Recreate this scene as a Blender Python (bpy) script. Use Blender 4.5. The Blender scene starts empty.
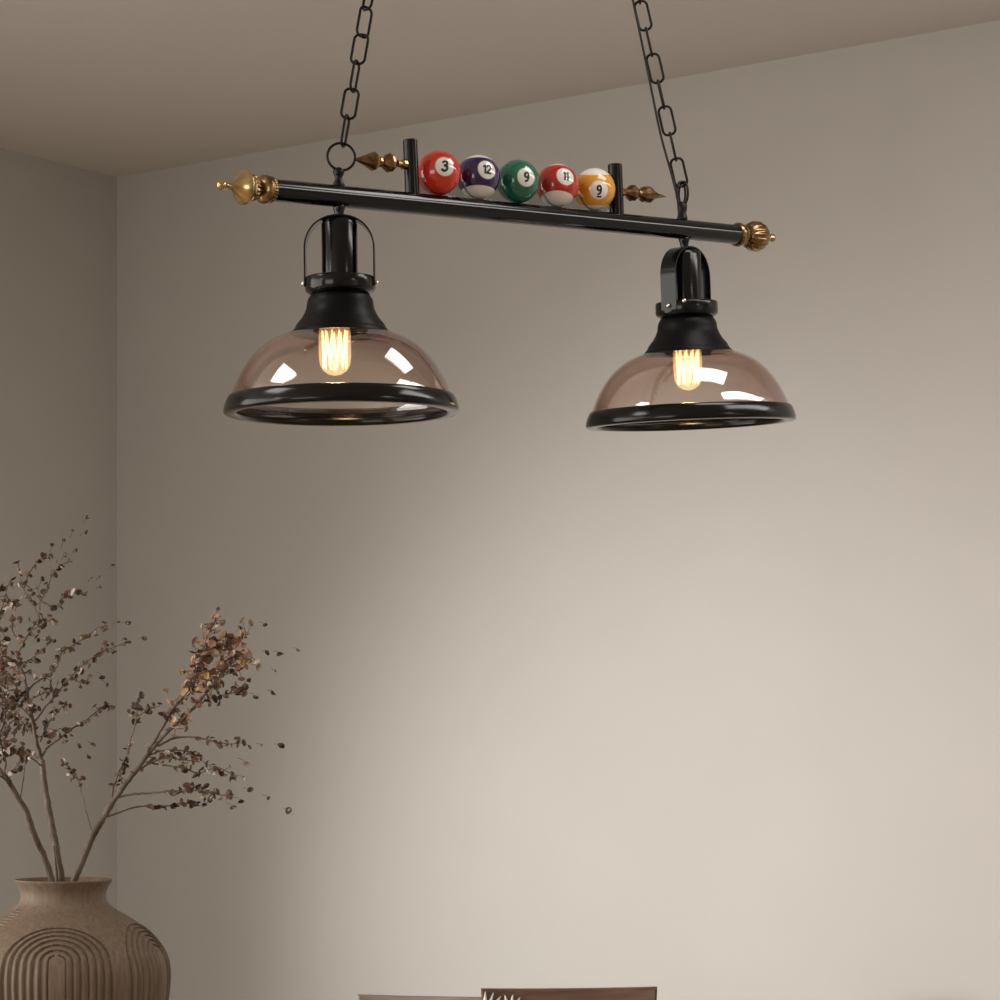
import bpy, bmesh, math, random
from mathutils import Vector, Matrix
random.seed(7)
PI = math.pi
col = bpy.context.scene.collection
EYE, HZ, F = 1.30, 740.0, 2700.0
CEIL = EYE + 1.25

def P(px, py, Y):
    return Vector(((px - 500) / F * Y, Y, EYE + (HZ - py) / F * Y))

# ------------------------------------------------------------------ materials
def mat(name):
    m = bpy.data.materials.new(name); m.use_nodes = True
    return m, m.node_tree.nodes, m.node_tree.links, m.node_tree.nodes['Principled BSDF']

def simple(name, c, rough=.5, metal=0, noise=0, nscale=30, bump=0, spec=None, coat=0):
    m, n, l, b = mat(name)
    b.inputs['Base Color'].default_value = (*c, 1)
    b.inputs['Roughness'].default_value = rough
    b.inputs['Metallic'].default_value = metal
    if spec is not None: b.inputs['Specular IOR Level'].default_value = spec
    if coat:
        b.inputs['Coat Weight'].default_value = coat; b.inputs['Coat Roughness'].default_value = .05
    if noise or bump:
        t = n.new('ShaderNodeTexCoord'); z = n.new('ShaderNodeTexNoise')
        z.inputs['Scale'].default_value = nscale; z.inputs['Detail'].default_value = 4
        l.new(t.outputs['Object'], z.inputs['Vector'])
        if noise:
            r = n.new('ShaderNodeValToRGB')
            r.color_ramp.elements[0].position = .3; r.color_ramp.elements[1].position = .7
            r.color_ramp.elements[0].color = (*[x * (1 - noise) for x in c], 1)
            r.color_ramp.elements[1].color = (*[min(1, x * (1 + noise)) for x in c], 1)
            l.new(z.outputs['Fac'], r.inputs['Fac']); l.new(r.outputs['Color'], b.inputs['Base Color'])
        if bump:
            u = n.new('ShaderNodeBump'); u.inputs['Strength'].default_value = bump
            u.inputs['Distance'].default_value = .002
            l.new(z.outputs['Fac'], u.inputs['Height']); l.new(u.outputs['Normal'], b.inputs['Normal'])
    return m

def wood(name, c1, c2, scale=(3, 40, 40), rough=.5):
    m, n, l, b = mat(name)
    t = n.new('ShaderNodeTexCoord'); mp = n.new('ShaderNodeMapping'); z = n.new('ShaderNodeTexNoise')
    mp.inputs['Scale'].default_value = scale
    z.inputs['Scale'].default_value = 2.2; z.inputs['Detail'].default_value = 6; z.inputs['Distortion'].default_value = .6
    r = n.new('ShaderNodeValToRGB')
    r.color_ramp.elements[0].position = .32; r.color_ramp.elements[1].position = .68
    r.color_ramp.elements[0].color = (*c1, 1); r.color_ramp.elements[1].color = (*c2, 1)
    l.new(t.outputs['Object'], mp.inputs['Vector']); l.new(mp.outputs['Vector'], z.inputs['Vector'])
    l.new(z.outputs['Fac'], r.inputs['Fac']); l.new(r.outputs['Color'], b.inputs['Base Color'])
    b.inputs['Roughness'].default_value = rough
    return m

def glassy(name, tint, edge, ior=1.5, emis=None, estr=0, gl=1.0):
    """thin blown glass: tinted see-through, stronger tint at grazing view, clear mirror reflections"""
    m = bpy.data.materials.new(name); m.use_nodes = True
    n, l = m.node_tree.nodes, m.node_tree.links
    n.clear()
    o = n.new('ShaderNodeOutputMaterial'); tr = n.new('ShaderNodeBsdfTransparent'); g = n.new('ShaderNodeBsdfGlossy')
    g.inputs['Roughness'].default_value = .015
    g.inputs['Color'].default_value = (gl, gl, gl, 1)
    lw = n.new('ShaderNodeLayerWeight'); lw.inputs['Blend'].default_value = .35
    mx = n.new('ShaderNodeMix'); mx.data_type = 'RGBA'
    mx.inputs['A'].default_value = (*tint, 1); mx.inputs['B'].default_value = (*edge, 1)
    l.new(lw.outputs['Facing'], mx.inputs['Factor']); l.new(mx.outputs['Result'], tr.inputs['Color'])
    f0 = ((ior - 1) / (ior + 1)) ** 2
    l5 = n.new('ShaderNodeLayerWeight'); l5.inputs['Blend'].default_value = .5
    pw = n.new('ShaderNodeMath'); pw.operation = 'POWER'; pw.inputs[1].default_value = 4
    l.new(l5.outputs['Facing'], pw.inputs[0])
    fr = n.new('ShaderNodeMath'); fr.operation = 'MULTIPLY_ADD'; fr.inputs[1].default_value = 1 - f0; fr.inputs[2].default_value = f0
    l.new(pw.outputs[0], fr.inputs[0])
    ms = n.new('ShaderNodeMixShader')
    l.new(fr.outputs[0], ms.inputs['Fac']); l.new(tr.outputs['BSDF'], ms.inputs[1]); l.new(g.outputs['BSDF'], ms.inputs[2])
    out = ms.outputs[0]
    if emis:
        e = n.new('ShaderNodeEmission'); e.inputs['Color'].default_value = (*emis, 1); e.inputs['Strength'].default_value = estr
        a = n.new('ShaderNodeAddShader'); l.new(out, a.inputs[0]); l.new(e.outputs[0], a.inputs[1]); out = a.outputs[0]
    l.new(out, o.inputs['Surface'])
    return m

def emitter(name, c, s):
    m = bpy.data.materials.new(name); m.use_nodes = True
    n, l = m.node_tree.nodes, m.node_tree.links
    n.clear()
    o = n.new('ShaderNodeOutputMaterial'); e = n.new('ShaderNodeEmission')
    e.inputs['Color'].default_value = (*c, 1); e.inputs['Strength'].default_value = s
    l.new(e.outputs[0], o.inputs['Surface'])
    return m

WALLC = (.522, .50, .47)
M_wall = simple('wall_plaster', WALLC, .9, noise=.02, nscale=3, bump=.05, spec=.2)
M_ceil = simple('ceiling_paint', (.68, .665, .64), .95, noise=.015, nscale=2, spec=.2)
M_floor = wood('floor_oak', (.30, .20, .12), (.42, .29, .18), (1, 12, 1), .5)
M_black = simple('satin_black_metal', (.003, .003, .0035), .16, 0, spec=.36)
M_bar = simple('gloss_black_tube', (.003, .003, .0035), .12, 0, spec=.46)
M_blackcap = simple('matt_black_metal', (.004, .004, .0045), .40, 0, spec=.13)
M_chain = simple('dark_bronze_chain', (.007, .0055, .005), .35, 0, spec=.25)
M_brass = simple('antique_brass', (.58, .42, .20), .2, 1.0, noise=.35, nscale=60)
M_brassdark = simple('aged_brass', (.27, .17, .08), .24, 1.0, noise=.5, nscale=90)
M_steel = simple('nickel_screw', (.8, .78, .75), .2, 1)
M_glass = glassy('amber_smoked_glass', (.985, .965, .95), (.78, .58, .50), 2.1)
M_bulbglass = glassy('warm_bulb_glass', (1, .93, .78), (.95, .72, .40), 1.3, (1, .74, .42), .55, .8)
M_fil = emitter('glowing_filament', (1, .74, .36), 5)
M_bulbbase = simple('bulb_brass_base', (.6, .42, .18), .3, 1)
M_cradle = glassy('clear_acrylic', (.74, .76, .76), (.5, .52, .52), 1.55)
M_cord = simple('black_cord', (.006, .006, .007), .6)
M_digit = simple('ball_digit_ink', (.01, .01, .01), .4)
M_stem = wood('branch_bark', (.055, .035, .024), (.17, .125, .09), (30, 30, 6), .75)
M_chairA = wood('dark_walnut', (.060, .030, .018), (.13, .070, .042), (3, 30, 30), .45)
M_chairB = wood('grey_brown_ash', (.20, .145, .115), (.28, .21, .17), (3, 30, 30), .6)
M_carve = simple('worn_pale_carving', (.62, .56, .50), .6, noise=.2, nscale=90)
M_table = wood('table_oak', (.12, .075, .045), (.2, .13, .085), (3, 20, 20), .5)

def vase_mat():
    m, n, l, b = mat('carved_taupe_stoneware')
    t = n.new('ShaderNodeTexCoord'); mp = n.new('ShaderNodeMapping'); z = n.new('ShaderNodeTexNoise')
    mp.inputs['Scale'].default_value = (130, 130, 9)
    z.inputs['Scale'].default_value = 1.6; z.inputs['Detail'].default_value = 4
    l.new(t.outputs['Object'], mp.inputs['Vector']); l.new(mp.outputs['Vector'], z.inputs['Vector'])
    r = n.new('ShaderNodeValToRGB'); r.color_ramp.elements[0].position = .35; r.color_ramp.elements[1].position = .7
    r.color_ramp.elements[0].color = (.140, .098, .068, 1); r.color_ramp.elements[1].color = (.200, .146, .104, 1)
    l.new(z.outputs['Fac'], r.inputs['Fac']); l.new(r.outputs['Color'], b.inputs['Base Color'])
    b.inputs['Roughness'].default_value = .6; b.inputs['Specular IOR Level'].default_value = .3
    u = n.new('ShaderNodeBump'); u.inputs['Strength'].default_value = .08; u.inputs['Distance'].default_value = .0006
    l.new(z.outputs['Fac'], u.inputs['Height']); l.new(u.outputs['Normal'], b.inputs['Normal'])
    return m
M_vase = vase_mat()

def leaf_mat():
    m, n, l, b = mat('dried_leaf')
    g = n.new('ShaderNodeNewGeometry'); r = n.new('ShaderNodeValToRGB')
    r.color_ramp.interpolation = 'CONSTANT'
    cs = [(0, (.055, .030, .020)), (.28, (.10, .055, .035)), (.5, (.17, .095, .065)), (.66, (.27, .165, .115)),
          (.80, (.20, .125, .045)), (.86, (.13, .04, .03)), (.90, (.42, .36, .30))]
    e = r.color_ramp.elements
    e[0].position = 0; e[0].color = (*cs[0][1], 1); e[1].position = cs[1][0]; e[1].color = (*cs[1][1], 1)
    for p, c in cs[2:]:
        k = e.new(p); k.color = (*c, 1)
    for el in e:
        if el.position < .85: el.color = tuple(.78 * v for v in el.color[:3]) + (1,)
    l.new(g.outputs['Random Per Island'], r.inputs['Fac']); l.new(r.outputs['Color'], b.inputs['Base Color'])
    b.inputs['Roughness'].default_value = .5
    return m
M_leaf = leaf_mat()
def leaf_mat_warm():
    m = M_leaf.copy(); m.name = 'dried_leaf_rosy'
    r = [x for x in m.node_tree.nodes if x.type == 'VALTORGB'][0]
    cs = [(.13, .065, .038), (.24, .13, .08), (.42, .26, .18), (.52, .34, .25), (.45, .28, .08), (.32, .11, .07), (.58, .46, .36)]
    for el, c in zip(r.color_ramp.elements, cs): el.color = (*c, 1)
    return m
M_leafwarm = leaf_mat_warm()

# ------------------------------------------------------------------ mesh helpers
def link(name, bm, m, parent=None, smooth=True, origin=None, mats=None):
    """bm in world coordinates; origin = world position of the object's own origin"""
    me = bpy.data.meshes.new(name)
    if origin is not None:
        bmesh.ops.translate(bm, verts=bm.verts, vec=-Vector(origin))
    bm.normal_update()
    bm.to_mesh(me); bm.free()
    for k in (mats or [m]): me.materials.append(k)
    if smooth:
        me.polygons.foreach_set('use_smooth', [True] * len(me.polygons))
    o = bpy.data.objects.new(name, me); col.objects.link(o)
    if origin is not None: o.location = origin
    if parent is not None:
        o.parent = parent
        bpy.context.view_layer.update()
        o.matrix_parent_inverse = parent.matrix_world.inverted()
    return o

def sharp(o, ang=35):
    me = o.data
    me.set_sharp_from_angle(angle=math.radians(ang))

def tag(o, label, cat=None, group=None, kind=None):
    if label: o['label'] = label
    if cat: o['category'] = cat
    if group: o['group'] = group
    if kind: o['kind'] = kind
    return o

def empty(name, loc):
    o = bpy.data.objects.new(name, None); col.objects.link(o); o.location = loc; o.empty_display_size = .05
    bpy.context.view_layer.update()
    return o

def frame(d, up=None):
    d = Vector(d).normalized()
    a = Vector(up) if up is not None else (Vector((0, 0, 1)) if abs(d.z) < .9 else Vector((1, 0, 0)))
    x = a.cross(d).normalized(); y = d.cross(x).normalized()
    return x, y, d

def lathe(bm, prof, org, axis, segs=48, rib=None, xref=None):
    """prof: list of (r, h) along axis; closed where r=0. rib(k_index, ang)->radius factor"""
    x, y, d = frame(axis, xref); org = Vector(org)
    rings = []
    for i, (r, h) in enumerate(prof):
        if r < 1e-6:
            rings.append([bm.verts.new(org + d * h)])
        else:
            row = []
            for s in range(segs):
                a = 2 * PI * s / segs
                q = r * (rib(i, a) if rib else 1)
                row.append(bm.verts.new(org + d * h + x * (q * math.cos(a)) + y * (q * math.sin(a))))
            rings.append(row)
    for A, B in zip(rings, rings[1:]):
        if len(A) == 1 and len(B) == 1: continue
        if len(A) == 1:
            for s in range(segs): bm.faces.new((A[0], B[s], B[(s + 1) % segs]))
        elif len(B) == 1:
            for s in range(segs): bm.faces.new((A[s], B[0], A[(s + 1) % segs]))
        else:
            for s in range(segs): bm.faces.new((A[s], B[s], B[(s + 1) % segs], A[(s + 1) % segs]))
    bmesh.ops.recalc_face_normals(bm, faces=bm.faces[:])
    return bm

def tube(bm, pts, rad, segs=8, closed=False, cap=True):
    pts = [Vector(p) for p in pts]; n = len(pts)
    rads = rad if isinstance(rad, (list, tuple)) else [rad] * n
    rings = []; ref = None
    for i, p in enumerate(pts):
        if closed: t = (pts[(i + 1) % n] - pts[i - 1]).normalized()
        else: t = (pts[min(i + 1, n - 1)] - pts[max(i - 1, 0)]).normalized()
        if ref is None:
            ref = frame(t)[0]
        ref = (ref - t * ref.dot(t)).normalized()
        b = t.cross(ref)
        rings.append([bm.verts.new(p + (ref * math.cos(2 * PI * s / segs) + b * math.sin(2 * PI * s / segs)) * rads[i]) for s in range(segs)])
    m = n if closed else n - 1
    for i in range(m):
        A, B = rings[i], rings[(i + 1) % n]
        off = 0
        if closed and i == n - 1:
            off = min(range(segs), key=lambda k: (A[0].co - B[k].co).length)
        for s in range(segs):
            bm.faces.new((A[s], A[(s + 1) % segs], B[(s + 1 + off) % segs], B[(s + off) % segs]))
    if cap and not closed:
        bm.faces.new(rings[0][::-1]); bm.faces.new(rings[-1])
    return bm

def box(bm, c, sx, sy, sz, rot=None, bev=0):
    b2 = bmesh.new()
    bmesh.ops.create_cube(b2, size=1)
    bmesh.ops.scale(b2, vec=(sx, sy, sz), verts=b2.verts)
    if bev:
        bmesh.ops.bevel(b2, geom=b2.edges[:], offset=bev, segments=2, affect='EDGES', profile=.5)
    M = Matrix.Translation(Vector(c)) @ (rot.to_4x4() if rot is not None else Matrix())
    bmesh.ops.transform(b2, matrix=M, verts=b2.verts)
    me = bpy.data.meshes.new('tmp'); b2.to_mesh(me); b2.free(); bm.from_mesh(me); bpy.data.meshes.remove(me)
    return bm

def smoothpath(pts, n=6):
    """Catmull-Rom through points of any dimension"""
    pts = [Vector(p) for p in pts]
    if len(pts) < 3: 
        return [pts[0].lerp(pts[-1], i / n) for i in range(n + 1)]
    q = [2 * pts[0] - pts[1]] + pts + [2 * pts[-1] - pts[-2]]
    out = []
    for i in range(1, len(q) - 2):
        for k in range(n):
            t = k / n
            a, b, c, d = q[i - 1], q[i], q[i + 1], q[i + 2]
            out.append(.5 * (2 * b + (c - a) * t + (2 * a - 5 * b + 4 * c - d) * t * t + (3 * b - a - 3 * c + d) * t ** 3))
    out.append(pts[-1].copy())
    return out

# ------------------------------------------------------------------ the room
Yc = 1.25 * F / (HZ - 177.5); C0 = P(117, 177.5, Yc); C0.z = 0
Yr = 1.25 * F / (HZ - 20); R0 = P(1000, 20, Yr); R0.z = 0
Yl = 1.25 * F / (HZ - 148); L0 = P(0, 148, Yl); L0.z = 0
U = (R0 - C0).normalized(); V = (L0 - C0).normalized()
NB = Vector((U.y, -U.x, 0))          # into the room from the back wall
if NB.y > 0: NB = -NB
NL = Vector((-V.y, V.x, 0))
if NL.x < 0: NL = -NL
UL, VL, T = 6.4, 7.6, .12
def Q(u, v, z=0): return C0 + U * u + V * v + Vector((0, 0, z))

def slab(name, corners, thick, m):
    """corners: planar quad, thick: vector pushed outwards"""
    bm = bmesh.new()
    a = [bm.verts.new(c) for c in corners]; b = [bm.verts.new(Vector(c) + thick) for c in corners]
    bm.faces.new(a); bm.faces.new(b[::-1])
    for i in range(4): bm.faces.new((a[i], b[i], b[(i + 1) % 4], a[(i + 1) % 4]))
    bmesh.ops.recalc_face_normals(bm, faces=bm.faces[:])
    o = link(name, bm, m, smooth=False)
    o['kind'] = 'structure'
    return o
slab('wall_back', [Q(-.1, 0), Q(UL, 0), Q(UL, 0, CEIL), Q(-.1, 0, CEIL)], -NB * T, M_wall)
slab('floor', [Q(-.1, -.1), Q(UL, -.1), Q(UL, VL), Q(-.1, VL)], Vector((0, 0, -.1)), M_floor)
slab('ceiling', [Q(-.1, -.1, CEIL), Q(UL, -.1, CEIL), Q(UL, VL, CEIL), Q(-.1, VL, CEIL)], Vector((0, 0, .1)), M_ceil)
# left wall with an assumed window opening well outside the picture
W0, W1, WZ0, WZ1 = 2.4, 6.4, .5, 2.5
bm = bmesh.new()
for (v0, v1, z0, z1) in ((0, W0, 0, CEIL), (W1, VL, 0, CEIL), (W0, W1, 0, WZ0), (W0, W1, WZ1, CEIL)):
    cs = [Q(0, v0, z0), Q(0, v1, z0), Q(0, v1, z1), Q(0, v0, z1)]
    a = [bm.verts.new(c) for c in cs]; b = [bm.verts.new(c - NL * T) for c in cs]
    bm.faces.new(a); bm.faces.new(b[::-1])
    for i in range(4): bm.faces.new((a[i], b[i], b[(i + 1) % 4], a[(i + 1) % 4]))
bmesh.ops.remove_doubles(bm, verts=bm.verts, dist=.0005)
bmesh.ops.recalc_face_normals(bm, faces=bm.faces[:])
link('wall_left', bm, M_wall, smooth=False)['kind'] = 'structure'

# right wall with an opening made up to hold the added right-hand light
V0, V1, VZ0, VZ1 = .7, 2.2, .55, 2.5
bm = bmesh.new()
for (v0, v1, z0, z1) in ((-.1, V0, 0, CEIL), (V1, VL, 0, CEIL), (V0, V1, 0, VZ0), (V0, V1, VZ1, CEIL)):
    cs = [Q(UL, v0, z0), Q(UL, v1, z0), Q(UL, v1, z1), Q(UL, v0, z1)]
    a = [bm.verts.new(c) for c in cs]; b = [bm.verts.new(c - NL * -T) for c in cs]
    bm.faces.new(a); bm.faces.new(b[::-1])
    for i in range(4): bm.faces.new((a[i], b[i], b[(i + 1) % 4], a[(i + 1) % 4]))
bmesh.ops.remove_doubles(bm, verts=bm.verts, dist=.0005)
bmesh.ops.recalc_face_normals(bm, faces=bm.faces[:])
link('wall_right', bm, M_wall, smooth=False)['kind'] = 'structure'

# ------------------------------------------------------------------ the pendant lamp
YA, YB = 3.418, 3.82
A = P(340, 196.5, YA); B = P(682, 229.4, YB)
AB = B - A; Dbar = AB.normalized()
def bar_px(px):
    # point of the bar axis that projects to column px
    k = (px - 500) / F
    t = (k * A.y - A.x) / (AB.x - k * AB.y)
    return A + AB * t
lamp = empty('pendant_lamp', (A + B) / 2)
tag(lamp, 'black two-light pendant on chains with five billiard balls and amber glass shades', 'pendant lamp')
RB = .0140
p0, p1 = bar_px(272), bar_px(741)
bm = bmesh.new()
Lb = (p1 - p0).length
lathe(bm, [(0, 0), (RB, 0), (RB, Lb), (0, Lb)], p0, Dbar, 48)
o = link('bar', bm, M_bar, lamp); sharp(o)

def finial(name, prof, m, rib=None, label=None):
    """prof: (px column, half height px) along the bar axis"""
    bm = bmesh.new()
    base = bar_px(prof[0][0])
    pr = []
    for px, h in prof:
        q = bar_px(px)
        pr.append((h * q.y / F, (q - base).dot(Dbar)))
    lathe(bm, pr, base, Dbar, 64, rib)
    return link(name, bm, m, lamp)
gad = lambda i, a: 1
f1 = finial('end_finial', [(217.2, 0), (217.6, 1.8), (219, 4), (221.2, 5), (223.6, 4.6), (225.6, 3.2), (227, 2.6), (229, 3.0), (232, 4.2), (236, 7.5), (239.5, 12), (242, 16.6),
                      (243.4, 17.6), (244.6, 17.4), (245.6, 15.2), (248, 13.6), (250, 13)], M_brass)
def rib_left(i, a): return 1 + (.07 * math.cos(18 * a) if 1 <= i <= 5 else 0)
bm = bmesh.new()
def sub_lathe(prof, name, m, parent, rib=None):
    bm = bmesh.new(); base = bar_px(prof[0][0]); pr = []
    for px, h in prof:
        q = bar_px(px); pr.append((h * q.y / F, (q - base).dot(Dbar)))
    lathe(bm, pr, base, Dbar, 108, rib)
    return link(name, bm, m, parent)
tag(sub_lathe([(249.5, 12.2), (250.5, 12.6), (252.5, 12.4), (255, 11.2), (257.5, 9.4), (259, 7.8), (260.5, 7.4)], 'fluted_cup', M_brassdark, f1, rib_left), 'ribbed darker brass cup')
sub_lathe([(259, 7.2), (260, 9), (261.3, 12), (263, 14.2), (264.8, 14.6), (266.2, 14.2), (267.4, 12.6), (268.4, 12.8), (269.6, 13.2), (271, 12.8), (272.6, 11.2)],
          'collar', M_brassdark, f1, lambda i, a: 1 + (.03 * math.cos(26 * a) if i > 6 else 0))
f2 = finial('end_finial', [(746.5, 7.6), (747.5, 10.2), (750, 12.8), (753, 14.3), (756, 14.6), (759, 13.6), (762, 11), (764.3, 7.6), (765.6, 3.6), (766.6, 2.2), (768, 2.2)],
            M_brassdark, lambda i, a: 1 + .05 * math.cos(16 * a))
sub_lathe([(735.5, 10), (736.5, 11.6), (738, 12.1), (739.6, 11.5), (740.4, 10.2), (741.6, 10.4), (743, 10), (744.5, 8.4), (746, 7.4), (747, 7.4)],
          'collar', M_brassdark, f2, lambda i, a: 1 + (.04 * math.cos(22 * a) if i > 4 else 0))
sub_lathe([(766.8, 0), (767, 2), (768.2, 2.7), (769.3, 2.0), (770, 2.6), (771.4, 4.1), (772.8, 4.0), (774, 2.6), (774.5, 0)], 'knob', M_brass, f2)

# posts, finials on the posts, balls
UPV = Vector((0, 0, 1)); upb = (UPV - Dbar * UPV.dot(Dbar)).normalized()
def post(px, ytop, rpx):
    b = bar_px(px); s = b.y / F
    ax = 196.5 + (px - 340) * (229.4 - 196.5) / 342
    h = (ax - ytop) * s
    bm = bmesh.new()
    r = rpx * s
    lathe(bm, [(0, RB * .6), (r, RB * .6), (r, h - .0012), (r - .0012, h), (r - .002, h), (r - .003, h - .002), (0, h - .002)], b, upb, 32)
    o = link('ball_stop_post', bm, M_black, lamp); sharp(o)
    return b, s
post(412.8, 140, 7.3); post(617.3, 164.5, 7.2)
def small_finial(px_list, off_px, ref_px):
    b = bar_px(px_list[0][0]); s = b.y / F
    base = b + upb * (off_px * s)
    bm = bmesh.new(); pr = []
    for px, h in px_list:
        q = bar_px(px); pr.append((h * s, (q - b).dot(Dbar)))
    lathe(bm, pr, base, Dbar, 10, None)
    o = link('post_finial', bm, M_brassdark, lamp, smooth=False)
    return o
small_finial([(407, 0), (407, 5.2), (404, 5), (402.5, 3), (399, 3.6), (395, 6), (392.5, 9.2), (390, 9.6), (387, 7.6), (384.5, 4.2), (382, 5.4), (380, 5.4), (378, 4), (376.4, 9), (374.5, 9.6), (372, 8.2),
              (366, 5), (358, 1.6), (356, 0)], 38, 409)
small_finial([(620, 0), (620, 4.4), (625, 4), (626.5, 3), (629, 5), (632, 8.2), (634.5, 8.4), (637, 6), (639, 4), (641, 4.6), (644, 7.8), (648, 8.6), (650, 8.6), (653, 6), (658, 3),
              (665, 1), (668, 0)], 31.5, 620)

STROKES = {
    '1': (.34, [[(.04, .80), (.22, 1), (.22, 0)]]),
    '2': (.60, [[(.06, .80), (.14, .95), (.30, 1.0), (.46, .93), (.52, .76), (.44, .55), (.22, .27), (.05, .02), (.30, .02), (.56, .02)]]),
    '3': (.60, [[(.06, .88), (.22, 1.0), (.42, .96), (.51, .79), (.43, .62), (.24, .55)], [(.24, .55), (.46, .48), (.56, .28), (.46, .07), (.24, 0), (.04, .12)]]),
    '9': (.58, [[(.50, .72), (.42, .52), (.25, .46), (.09, .56), (.06, .78), (.16, .96), (.33, 1.0), (.47, .90), (.51, .70), (.47, .36), (.36, .10), (.16, 0)]]),
    '_': (.58, [[(.08, .0), (.28, .0), (.50, .0)]])}
def number_mesh(txt, size, wid=.25):
    """digits drawn as broad pen strokes; returns a flat mesh centred on its origin"""
    bm = bmesh.new(); x0 = 0
    for ch in txt:
        w, lines = STROKES[ch]
        if ch == '_': x0 = 0
        dy = -.34 if ch == '_' else 0
        for ln in lines:
            sm = [Vector((x, y, 0)) for x, y in ln] if ch in '1_' else smoothpath([Vector((x, y, 0)) for x, y in ln], 5)
            for a, b in zip(sm, sm[1:]):
                t = (b - a).normalized(); nn = Vector((-t.y, t.x, 0)) * wid / 2
                m = max(1, int((b - a).length / .12))
                for q in range(m):
                    p0, p1 = a.lerp(b, q / m), a.lerp(b, (q + 1) / m)
                    bm.faces.new([bm.verts.new(p + Vector((x0, dy, 0))) for p in (p0 - nn, p1 - nn, p1 + nn, p0 + nn)])
            for p in sm:
                bm.faces.new([bm.verts.new(p + Vector((x0 + wid / 2 * math.cos(2 * PI * k / 12), dy + wid / 2 * math.sin(2 * PI * k / 12), 0))) for k in range(12)])
        x0 += w + .06
    tot = max(v.co.x for v in bm.verts) + min(v.co.x for v in bm.verts)
    bmesh.ops.translate(bm, verts=bm.verts, vec=(-tot / 2, -.5, 0))
    bmesh.ops.scale(bm, verts=bm.verts, vec=(size * .72, size * .72, 1))
    return bm

def ball_mat(name, c, disc, cosd, axis, h, drop=None):
    m, n, l, b = mat(name)
    t = n.new('ShaderNodeTexCoord'); nm = n.new('ShaderNodeVectorMath'); nm.operation = 'NORMALIZE'
    l.new(t.outputs['Object'], nm.inputs[0])
    def dotgt(vec, thr, absol=False):
        d = n.new('ShaderNodeVectorMath'); d.operation = 'DOT_PRODUCT'; d.inputs[1].default_value = vec
        l.new(nm.outputs['Vector'], d.inputs[0]); out = d.outputs['Value']
        if absol:
            k = n.new('ShaderNodeMath'); k.operation = 'ABSOLUTE'; l.new(out, k.inputs[0]); out = k.outputs[0]
        g = n.new('ShaderNodeMapRange'); g.inputs['From Min'].default_value = thr - .012; g.inputs['From Max'].default_value = thr + .012
        l.new(out, g.inputs['Value']); return g.outputs['Result']
    fac = dotgt(disc, cosd)
    if axis is not None:
        f2 = dotgt(axis, h, True)
        mx = n.new('ShaderNodeMath'); mx.operation = 'MAXIMUM'; l.new(fac, mx.inputs[0]); l.new(f2, mx.inputs[1]); fac = mx.outputs[0]
    mixc = n.new('ShaderNodeMix'); mixc.data_type = 'RGBA'
    mixc.inputs['A'].default_value = (*c, 1); mixc.inputs['B'].default_value = (.80, .78, .72, 1)
    l.new(fac, mixc.inputs['Factor']); l.new(mixc.outputs['Result'], b.inputs['Base Color'])
    b.inputs['Roughness'].default_value = .12; b.inputs['Coat Weight'].default_value = .6; b.inputs['Coat Roughness'].default_value = .03
    return m

RBALL = .0291
balls = [
    ('3', 440.3, (.62, .035, .015), (6.0, 6.6), None, .0, 'solid red-orange ball numbered 3', .62),
    ('12', 479.6, (.030, .012, .085), (9.0, 7.6), 20.8, .66, 'dark purple striped ball numbered 12', .52),
    ('9', 519.4, (.010, .145, .085), (8.6, 4.4), None, .0, 'solid green ball with a white number spot', .56),
    ('11', 558.6, (.46, .018, .014), (8.6, 9.6), 29.0, .67, 'dark red striped ball numbered 11', .52),
    ('9_', 595.6, (.72, .33, .025), (5.0, -.4), -2.0, .70, 'yellow striped ball with a white number spot', .54)]
ballpts = []
for txt, px, c, (dx, dy), phi, h, lab, ts in balls:
    b = bar_px(px)
    ctr = b + upb * (RB + RBALL)
    ballpts.append(ctr)
    cam = Vector((0, 0, EYE))
    w = (cam - ctr).normalized(); rx = Vector((1, 0, 0)); rx = (rx - w * rx.dot(w)).normalized(); uy = w.cross(rx)
    if uy.z < 0: uy = -uy
    rp = 21.4
    a_, b_ = dx / rp, dy / rp
    n_ = (rx * a_ + uy * b_ + w * math.sqrt(1 - a_ * a_ - b_ * b_)).normalized()
    ax = None
    if phi is not None:
        f = math.radians(phi); ax = (-uy * math.cos(f) + w * math.sin(f)).normalized()
    m = ball_mat('billiard_ball_%s' % lab.split()[1 if 'solid' in lab else 0], c, n_, .902, ax, h)
    bm = bmesh.new()
    bmesh.ops.create_uvsphere(bm, u_segments=48, v_segments=32, radius=RBALL)
    nb = number_mesh(txt, ts)
    tx = (rx - n_ * rx.dot(n_)).normalized(); ty = n_.cross(tx)
    if txt == '3': q = .12
    else: q = 0
    for v in nb.verts:
        x, y = v.co.x, v.co.y
        v.co = ((n_ + tx * (x + q * y) + ty * y).normalized()) * (RBALL * 1.0035)
    nb.normal_update()
    for f in nb.faces:
        if f.normal.dot(n_) < 0: f.normal_flip()
    me = bpy.data.meshes.new('t'); nb.to_mesh(me); nb.free()
    nf = len(bm.faces); bm.from_mesh(me); bpy.data.meshes.remove(me)
    bm.faces.ensure_lookup_table()
    for f in bm.faces[nf:]: f.material_index = 1
    bmesh.ops.translate(bm, verts=bm.verts, vec=ctr)
    tag(link('billiard_ball', bm, m, lamp, origin=ctr, mats=[m, M_digit]), lab)

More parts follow.
